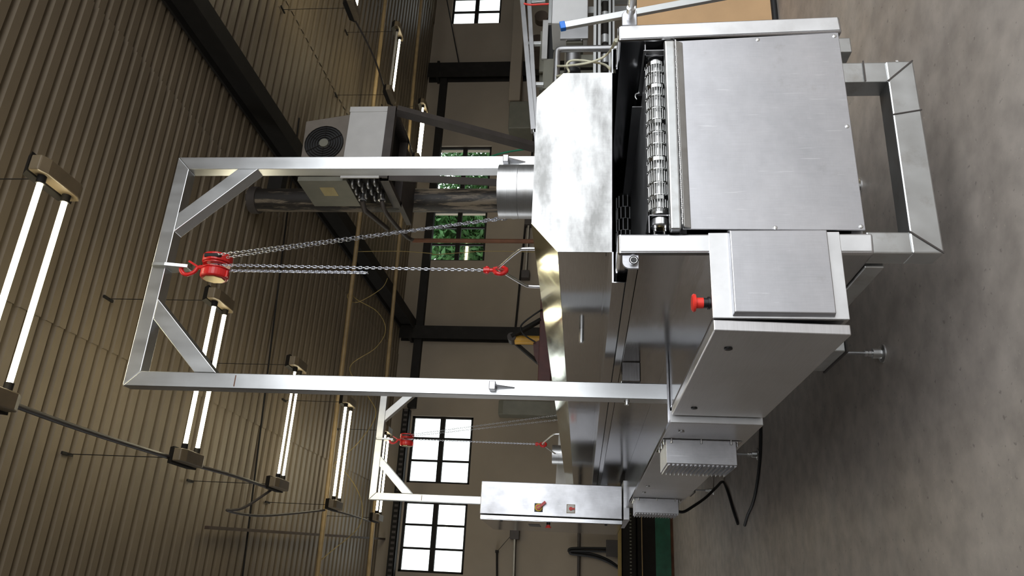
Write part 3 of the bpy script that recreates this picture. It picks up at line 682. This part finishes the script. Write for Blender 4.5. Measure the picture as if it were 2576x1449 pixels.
def bail(a, b, top, mid, label=None):
    a, b = Vector(a), Vector(b); c = (a+b)/2; up = V(0, 0, mid-a.z)
    tp = V(c.x, c.y, top); d = (b-a).normalized()
    pts = [a, a+up*.8, a+up+(tp-(a+up))*.12, tp-d*.035-V(0, 0, .01), tp, tp+d*.035-V(0, 0, .01), b+up+(tp-(b+up))*.12, b+up*.8, b]
    return MB().tube(smoothpath(pts, 4), .0095, 10).build('lifting_bail', 'rod', hd)
bail((.54, 1.122, 1.75), (.54, 1.656, 1.75), 2.022, 1.88)
bail((.61, 6.48, 1.75), (.47, 7.02, 1.75), 2.022, 1.88)
def collar(y, label=None):
    c = MB(); n = 48; r = .125; z0, z1 = 1.75, 1.93
    def rg(rr_, zz): return [(.54+rr_*cos(2*pi*j/n), y+rr_*sin(2*pi*j/n), zz) for j in range(n)]
    for (ra, za), (rb_, zb2) in (((r, z0), (r, z1)), ((r, z1), (r-.004, z1)), ((r-.004, z1), (r-.004, z0))):
        c.add(rg(ra, za)+rg(rb_, zb2), [(j, (j+1) % n, n+(j+1) % n, n+j) for j in range(n)], True)
    o = c.build('exhaust_collar', 'collar', hd)
    MB().tube([(.54+r*cos(2*pi*j/n), y+r*sin(2*pi*j/n), 1.84) for j in range(n)], .0012, 5, False, True).build('weld_seam', 'dull', o)
collar(.50); collar(7.5)
MB().lathe((.101, 1.158, 1.545), (-1, 0, 0), [(0, .013), (.07, .013), (.07, .010), (.075, .010)], 16).build('drain_stub', 'rod', hd)
MB().hexa([(-.0, 7.9, 1.43), (1.0, 7.9, 1.43), (1.0, 7.9, 1.86), (.02, 7.9, 1.90), (-.0, 7.93, 1.43), (1.0, 7.93, 1.43), (1.0, 7.93, 1.86), (.02, 7.93, 1.90)]).build('end_plate', 'offwhite', hd)

# ================================================================== GANTRY FRAMES
gx0, gx1, gz, gt, gy = -.2005, 1.297, 4.125, .088, 1.40
def gantry():
    r = root('lifting_gantry', (.54, gy, 1.08), 'tall square tube lifting gantry over the near end of the tunnel', 'gantry', 'lifting gantries over the tunnel')
    def mitre(pts): return MB().prism(pts, 'y', gy, gy+gt)
    mitre([(gx0, 1.08), (gx0+gt, 1.08), (gx0+gt, gz-gt), (gx0, gz)]).build('post', 'tube', r, .004)
    mitre([(gx1-gt, 1.08), (gx1, 1.08), (gx1, gz), (gx1-gt, gz-gt)]).build('post', 'tube', r, .004)
    mitre([(gx0, gz), (gx0+gt, gz-gt), (gx1-gt, gz-gt), (gx1, gz)]).build('top_bar', 'tube', r, .004)
    mitre([(gx0+gt, 3.59), (gx0+gt, 3.72), (.202, gz-gt), (.328, gz-gt)]).build('corner_brace', 'tube', r, .003)
    mitre([(gx1-gt, 3.583), (gx1-gt, 3.715), (.896, gz-gt), (.770, gz-gt)]).build('corner_brace', 'tube', r, .003)
    MB().prism([(gy-.02, 4.115), (gy-.03, 4.105), (gy-.03, 4.03), (gy+.0, 3.90), (gy+.06, 3.90), (gy+.09, 4.03), (gy+.09, 4.037), (gy, 4.037), (gy, 4.115)], 'x', .53, .552).build('hook_lug', 'frame', r, .002)
    for xc, s in ((gx0+gt/2, 1), (gx1-gt/2, -1)):
        b = MB().box(xc-.024, xc+.024, gy-.05, gy, 2.00, 2.035).build('stop_bracket', 'panel', r, .004)
        MB().prism([(gy, 1.90), (gy, 2.0), (gy-.05, 2.0)], 'x', xc-.004, xc+.004).build('gusset', 'panel', b)
    bl_ = MB().lathe((gx0, gy+.05, 1.30), (-1, 0, 0), [(0, .017), (.008, .017), (.008, .013), (.022, .013)], 6).build('bolt', 'rod', r)
    MB().box(gx0+.012, gx0+gt-.012, gy-.0006, gy, 3.468, 3.474).build('weld_seam', 'rust', r)
    return r
g1 = gantry(); g2 = copy_tree(g1)
GD = 5.38
g2.location.y += GD; g2['label'] = 'tall square tube lifting gantry over the far end, beside the control cabinet'

# ================================================================== CHAIN HOISTS
def chain(m, pts, pitch, wire, width):
    pts = [Vector(p) for p in pts]; seg = []; tot = 0
    for a, b in zip(pts, pts[1:]): seg.append((tot, (b-a).length, a, b)); tot += (b-a).length
    n = int(tot/pitch)
    for i in range(n):
        s = (i+.5)*pitch
        for t0, ln, a, b in seg:
            if t0 <= s <= t0+ln+1e-6: break
        d = (b-a).normalized(); c = a+d*(s-t0)
        s1 = d.cross(V(0, 1, 0))
        if s1.length < .2: s1 = d.cross(V(1, 0, 0))
        s1.normalize(); s2 = d.cross(s1)
        ax = (s1+s2*.25).normalized() if i % 2 == 0 else (s2-s1*.25).normalized()
        h = pitch/2+wire*.75-width/2; w2 = width/2
        loop = [c+d*(h+w2*sin(t))+ax*(w2*cos(t)) for t in (0, pi/4, pi/2, 3*pi/4, pi)]+[c-d*(h+w2*sin(t))-ax*(w2*cos(t)) for t in (0, pi/4, pi/2, 3*pi/4, pi)]
        m.tube(loop, wire, 5, False, True)
    return m
def hoist(x, y, ztop, zhook, label, slack, hand_a, hand_b):
    r = root('chain_hoist', (x, y, ztop), label, 'hoist', 'red chain hoists hanging from the gantries')
    zc = ztop-.205       # body centre
    # top hook
    hk = [(x, y, ztop-.115), (x-.004, y-.0, ztop-.09), (x-.03, y, ztop-.075), (x-.048, y, ztop-.04), (x-.042, y, ztop-.008), (x-.015, y, ztop+.012), (x+.018, y, ztop+.006)]
    MB().tube(smoothpath(hk, 4), [.012]*16+[.014]*8+[.0125]*4+[.006], 10).build('top_hook', 'red', r)
    MB().bar((x+.006, y, ztop-.085), (x+.040, y, ztop-.025), .012, .006, (0, 1, 0)).build('safety_latch', 'red', r)
    def disc(x0, x1, rad_, sq=0.0, n=32):
        pts = []
        for j in range(n):
            t = 2*pi*j/n; pts.append((y+rad_*cos(t)*(1-.0*sq), zc+rad_*sin(t)*(1+.06)))
        return MB().prism(pts, 'x', x+x0, x+x1)
    wc = disc(.022, .072, .082).build('hand_wheel_cover', 'red', r, .008, 3)
    MB().box(x+.034, x+.060, y-.085, y-.02, zc-.055, zc+.05).build('chain_slot', 'black', wc, .01)
    disc(-.018, -.012, .075).build('frame_plate', 'red', r); disc(.012, .018, .075).build('frame_plate', 'red', r)
    MB().lathe((x-.012, y, zc), (1, 0, 0), [(0, .038), (.012, .03), (.024, .038)], 12).build('load_sheave', 'dull', r)
    gc = disc(-.075, -.018, .078).build('gear_cover', 'red', r, .014, 3)
    oct_ = [(y+.058*cos(pi/8+k*pi/4), zc+.064*sin(pi/8+k*pi/4)) for k in range(8)]
    MB().prism(oct_, 'x', x-.080, x-.074).build('name_plate', 'brass', gc)
    MB().cyl((x-.02, y, zc+.075), (x+.02, y, zc+.075), .012, n=10).cyl((x, y, zc+.07), (x, y, ztop-.10), .014, n=10).build('hook_yoke', 'red', r)
    MB().cyl((x-.07, y-.02, zc-.085), (x-.03, y-.02, zc-.085), .009, n=8).build('chain_anchor', 'red', r)
    # load chain down to the lower hook
    cm_ = MB(); xa = x+.004
    chain(cm_, [(xa, y-.03, zc-.02), (xa, y-.028, zc-.12), (x, y, zhook+.075)], .0195, .0031, .0125)
    cm_.build('load_chain', 'chain', r)
    if slack:
        sm = MB(); zl = zc-slack
        chain(sm, [(x-.012, y+.02, zc-.06), (x-.016, y+.012, zl), (x-.030, y-.012, zl-.012), (x-.030, y-.025, zc-.09)], .0195, .0031, .0125)
        sm.build('slack_chain', 'chain', r)
    hm = MB()
    chain(hm, [(x+.046, y-.06, zc+.03), (x+.048, y-.078, zc-.03), hand_a], .0268, .0026, .0125)
    hm.build('hand_chain', 'chain', r)
    hm = MB(); chain(hm, [(x+.040, y-.06, zc-.085), hand_b], .0268, .0026, .0125); hm.build('hand_chain', 'chain', r)
    # lower hook
    lo = MB().cyl((x, y, zhook+.085), (x, y, zhook+.05), .018, n=12).lathe((x-.022, y, zhook+.066), (1, 0, 0), [(0, .011), (.044, .011)], 10)
    lo.build('hook_shackle', 'red', r)
    R_ = .034; c0 = V(x, y, zhook-.012)
    hk = [(x, y, zhook+.055), (x, y, zhook+.032)]+[(c0.x+R_*sin(t)*.85, c0.y+R_*.5*sin(t), c0.z+R_*cos(t)) for t in [-.25-k*.52 for k in range(10)]]
    MB().tube(smoothpath(hk, 3), [.012]*6+[.013]*12+[.0145]*8+[.011]*5+[.007]*3, 10).build('lower_hook', 'red', r)
    MB().bar((x+.012, y, zhook+.03), (x+.028, y+.012, zhook-.01), .012, .006, (0, 1, 0)).build('safety_latch', 'red', r)
    return r
hoist(.541, 1.42, 3.935, 2.03, 'red chain hoist with a bundle of slack chain under the near gantry', .92, (.45, .565, 1.80), (.47, .60, 1.84))
hoist(.541, 6.80, 3.935, 2.03, 'red chain hoist without slack chain under the far gantry', 0, (.74, 6.0, 1.76), (.70, 6.08, 1.78))

# ================================================================== CONTROL CABINET
CY = 5.36
cc = root('control_cabinet', (-.2, CY, 1.07), 'tall stainless steel control cabinet with two rotary switches beside the far gantry', 'cabinet')
c1, c2, c3, c4 = pY(1210, 1210, CY), pY(1565, 1222, CY), pY(1565, 1303, CY), pY(1208, 1296, CY)
x1, x0, zt, zb_ = (c1.x+c2.x)/2, (c3.x+c4.x)/2, (c1.z+c4.z)/2, (c2.z+c3.z)/2
MB().box(x0, x1, CY, CY+1.28, zb_, zt).build('body', 'panel', cc, .006)
dr = MB().box(x0-.052, x0-.006, CY-.002, CY+1.285, zb_-.004, zt-.005).build('door', 'sheet', cc, .006)
s = pY(1355, 1277, CY); 
MB().box(s.x-.042, s.x+.042, CY-.006, CY, s.z-.042, s.z+.042).build('main_switch_plate', 'black', cc, .002)
ms = MB().lathe((s.x, CY-.006, s.z), (0, -1, 0), [(0, .038), (.012, .038), (.014, .034)], 28).build('main_switch', 'amber', cc)
MB().lathe((s.x, CY-.02, s.z), (0, -1, 0), [(0, .026), (.02, .024)], 20).build('switch_knob', 'red', ms)
MB().bar((s.x-.012, CY-.035, s.z+.01), (s.x+.055, CY-.035, s.z-.07), .026, .022, (0, 1, 0)).build('switch_handle', 'red', ms)
MB().bar((s.x-.010, CY-.0475, s.z+.012), (s.x+.012, CY-.0475, s.z-.016), .010, .003, (0, 1, 0)).build('switch_mark', 'amber', ms)
s = pY(1436, 1280, CY)
p2 = MB().box(s.x-.038, s.x+.038, CY-.006, CY, s.z-.038, s.z+.038).build('selector_plate', 'white', cc, .002)
MB().box(s.x-.043, s.x+.043, CY-.003, CY, s.z-.043, s.z+.043).build('selector_rim', 'tan', p2)
MB().lathe((s.x, CY-.006, s.z), (0, -1, 0), [(0, .019), (.014, .017)], 20).bar((s.x, CY-.016, s.z), (s.x, CY-.016, s.z-.04), .014, .018, (0, 1, 0)).build('selector_knob', 'redp', p2)
s = pX(1378, 1312, x0-.052)
MB().lathe((x0-.052, CY+.12, s.z), (-1, 0, 0), [(0, .02), (.02, .02)], 16).build('button_collar', 'black', dr)
MB().lathe((x0-.072, CY+.12, s.z), (-1, 0, 0), [(0, .018), (.015, .018), (.018, .03), (.028, .028)], 20).build('stop_button', 'redp', dr)
MB().box(x0-.055, x0-.052, CY+.35, CY+.62, s.z+.10, s.z+.22).build('name_plate', 'black', dr)
for zz in (zt-.22, zb_+.16): MB().lathe((x0-.052, CY+.06, zz), (-1, 0, 0), [(0, .014), (.008, .012)], 12).build('latch', 'black', dr)
MB().box(x0-.0, x1+.06, CY+.02, CY+1.0, zb_-.075, zb_-.012).build('mounting_plate', 'panel', cc, .004)

# ================================================================== CABLES ON THE FLOOR
vb = pY(1710, 1282, 5.0)
pts = [(-.38, 5.0, .64), (-.385, 5.0, .57), pY(1745, 1273, 5.05), pY(1775, 1252, 5.2), pY(1800, 1228, 5.4), pZ(1818, 1212, .012), pZ(1830, 1235, .012), pZ(1845, 1285, .012), pZ(1856, 1318, .012)]
cord(pts, .014, 'rubber', 'power_cable', 'black power cable dropping from the far vent box to the floor', k=6)
cord([pZ(x, y, .012) for x, y in [(1873, 1322), (1881, 1295), (1893, 1268), (1903, 1225), (1912, 1150), (1914, 1060)]], .013, 'rubber', 'power_cable', 'black power cable lying on the floor towards the levelling feet', k=6)

# ================================================================== NEAR BACKGROUND AT THE RIGHT
# cardboard sheet standing on the floor
cb = root('cardboard_sheet', (3.0, 2.4, 0), 'large brown cardboard sheet standing on the floor right of the tunnel', 'cardboard')
q0 = pZ(1955, 20, .0)
MB().hexa([(q0.x-.9, q0.y, .02), (q0.x+1.6, q0.y, .02), (q0.x+1.6, q0.y+.12, 1.12), (q0.x-.9, q0.y+.12, 1.12), (q0.x-.9, q0.y+.015, .02), (q0.x+1.6, q0.y+.015, .02), (q0.x+1.6, q0.y+.135, 1.12), (q0.x-.9, q0.y+.135, 1.12)]).build('sheet', 'card', cb)
MB().tube([(q0.x-.9, q0.y, .025), (q0.x+1.6, q0.y, .025)], .025, 10).build('edge_strip', 'rubber', cb)
# square bar with blue cap leaning on the right wall
ba, bb = pY(1415, 66, .30), pY(1760, 2, .30); bd = (bb-ba).normalized(); bb = ba+bd*((ba.z)/(-bd.z))
lb = root('steel_bar', tuple(bb), 'steel square bar with a blue plastic cap leaning beside the right tunnel wall', 'bar')
MB().bar(ba, bb, .036, .02, (0, 1, 0)).build('bar', 'alu', lb, .002)
MB().bar(ba-bd*.012, ba+bd*.014, .042, .026, (0, 1, 0)).build('end_cap', 'blue', lb, .003)
YBG = 3.6
fr = root('aluminium_frame', (4.2, YBG, 0), 'aluminium profile machine frame with cross struts behind the tunnel at right', 'frame')
def seg(a, b, w, d, nm, mat='alu', Y=YBG):
    A, B = pY(*a, Y), pY(*b, Y); return MB().bar(A, B, w, d, (0, 1, 0)).build(nm, mat, fr, .003)
seg((1309, -60), (1342, 330), .05, .08, 'top_rail', 'dull'); seg((1328, -60), (1352, 395), .045, .06, 'top_rail', 'dull')
seg((1325, 8), (1372, 3), .035, .04, 'cross_strut'); seg((1328, 111), (1362, 110), .035, .04, 'cross_strut'); seg((1330, 213), (1368, 213), .035, .04, 'cross_strut')
p = pY(1342, 330, YBG)
MB().box(p.x-.03, p.x+.03, YBG-.03, YBG+.03, 0, p.z).build('leg', 'alu', fr)
p = pY(1309, -40, YBG); MB().box(p.x-.03, p.x+.03, YBG-.03, YBG+.03, 0, p.z).build('leg', 'alu', fr)
SY = YBG+.48
sd = root('slicing_unit', tuple(pY(1390, 120, SY-.2))[:2]+(0,), 'grey steel drive unit with dark discs beside the aluminium frame', 'machine')
def flat(a, b, Y, dpt, nm, mat, bev=.003):     # upright box whose front spans two photo corners
    A, B = pY(*a, Y), pY(*b, Y); x0_, x1_ = sorted((A.x, B.x)); z0_, z1_ = sorted((A.z, B.z))
    return MB().box(x0_, x1_, Y, Y+dpt, z0_, z1_).build(nm, mat, sd, bev)
flat((1366, 50), (1376, 147), SY-.30, .03, 'slide_bar', 'offwhite'); flat((1360, 78), (1366, 180), SY-.27, .03, 'guard_strip', 'casing2')
flat((1367, 148), (1402, 222), SY-.28, .25, 'gear_case', 'casing2'); flat((1378, 60), (1402, 150), SY-.20, .1, 'carriage', 'black')
for px, py in ((1352, 108), (1357, 150)):
    p = pY(px, py, SY-.10); MB().lathe(p, (0, 1, 0), [(0, .115), (.02, .115)], 28).build('cutting_disc', 'purlin', sd)
p = pY(1362, 40, SY-.1); MB().lathe(p, (0, 1, 0), [(0, .075), (.08, .075)], 24).build('pulley', 'purlin', sd)
p = pY(1380, 222, SY-.2); MB().box(p.x-.02, p.x+.22, SY-.2, SY-.1, 0, p.z+.1).build('stand', 'casing2', sd)
pb = root('control_box', tuple(pY(1430, 20, 3.3))[:2]+(0,), 'white enclosure on the machine at the upper right corner of the photo', 'box')
A, B = pY(1387, 58, 3.3), pY(1480, -60, 3.3)
MB().box(A.x, B.x, 3.3, 3.7, B.z, A.z).build('case', 'pale', pb, .01)
MB().box(A.x-.015, B.x, 3.28, 3.31, A.z, A.z+.03).build('rim', 'alu', pb)
MB().box(A.x+.25, A.x+.33, 3.45, 3.53, 0, B.z).build('pillar', 'alu', pb)
gm = root('gear_motor', tuple(pY(1445, 130, 3.2))[:2]+(0,), 'grey gear motor under a steel plate behind the right tunnel wall', 'motor')
A, B = pY(1409, 97, 3.1), pY(1480, 58, 3.1)
MB().box(A.x, B.x, 3.1, 3.13, B.z, A.z).build('plate', 'dull', gm, .002)
A, B = pY(1424, 116, 3.2), pY(1467, 98, 3.2); MB().box(A.x, B.x, 3.15, 3.4, B.z, A.z).build('gearbox', 'casing2', gm, .01)
p = pY(1440, 140, 3.25); MB().cyl((p.x+.07, 3.28, p.z), (p.x-.16, 3.28, p.z), .075, n=20).build('motor', 'dull', gm)
MB().lathe((p.x-.16, 3.28, p.z), (-1, 0, 0), [(0, .08), (.05, .08), (.06, .05)], 20).build('fan_cover', 'black', gm)
for px, py in ((1425, 101), (1463, 101)):
    q = pY(px, py, 3.13); MB().lathe((q.x, 3.13, q.z), (0, -1, 0), [(0, .008), (.01, .008)], 8).build('bolt', 'rod', gm)
MB().box(p.x-.05, p.x+.05, 3.3, 3.36, 0, p.z-.05).build('stand', 'casing2', gm)
pl = root('pipe_loop', tuple(pY(1530, 122, 2.6)), 'bent grey pipe loop above the right tunnel wall', 'pipe')
lp = [pY(x, y, 2.6) for x, y in [(1545, 121), (1500, 122), (1440, 123), (1412, 124), (1403, 128), (1401, 138), (1400, 170), (1398, 215)]]
MB().tube(smoothpath(lp, 5), .028, 12).build('pipe', 'dull', pl)
MB().cyl(lp[0], (lp[0].x, lp[0].y, 0), .024, n=12).build('upright', 'alu', pl)
for k, (xa, xb, ya, yb2) in enumerate(((1493, 1511, 55, 200), (1531, 1547, 10, 190))):
    A, B = pY(xa, ya, 2.9), pY(xb, yb2, 2.9)
    u = root('profile_beam', ((A.x+B.x)/2, 2.9, B.z), 'grey profile beam behind the right tunnel wall, '+('upper one' if k == 0 else 'lower one just above the cardboard'), 'beam')
    MB().box(B.x, A.x+.8, 2.9, 2.96, B.z, A.z).build('rail', 'alu', u, .003)
    MB().box(B.x, A.x+.8, 2.897, 2.901, (A.z+B.z)/2-.008, (A.z+B.z)/2+.008).build('slot', 'dark', u)
    MB().box(A.x+.3, A.x+.36, 2.96, 3.02, 0, A.z).build('leg', 'alu', u)
A = pY(1522, 20, 3.0); B = pY(1522, 185, 3.0)
ld = root('lead_screw', tuple((A+B)/2), 'dark lead screw with steel couplings between the two profile beams', 'screw')
MB().cyl(A+V(.4, 0, 0), B, .035, n=16).build('screw', 'dark', ld)
for t in (.1, .45, .75): q = A.lerp(B, t); MB().cyl(q, q-V(.09, 0, 0), .045, n=16).build('coupling', 'alu', ld)
hc = [pX(1550, 101, 1.075)]+[pY(x, y, 2.3) for x, y in [(1535, 128), (1520, 142), (1505, 150), (1480, 158), (1450, 163), (1420, 166)]]+[pY(1402, 166, 2.58)]
cord(hc, .009, 'cream', 'signal_cable', 'cream cable curving from the right tunnel wall to the pipe loop')
hc = [pX(1542, 180, 1.10)]+[pY(x, y, 2.32) for x, y in [(1520, 162), (1490, 156), (1465, 152), (1440, 152), (1428, 158), (1426, 168), (1430, 184)]]+[pY(1400, 192, 2.58)]
cord(hc, .009, 'cream', 'signal_cable', 'cream cable looping above the corner of the hood')
cord([pY(x, y, 3.3) for x, y in [(1318, 9), (1335, 12), (1360, 11), (1382, 10)]], .010, 'redp', 'air_hose', 'thin red hose running to the white enclosure')
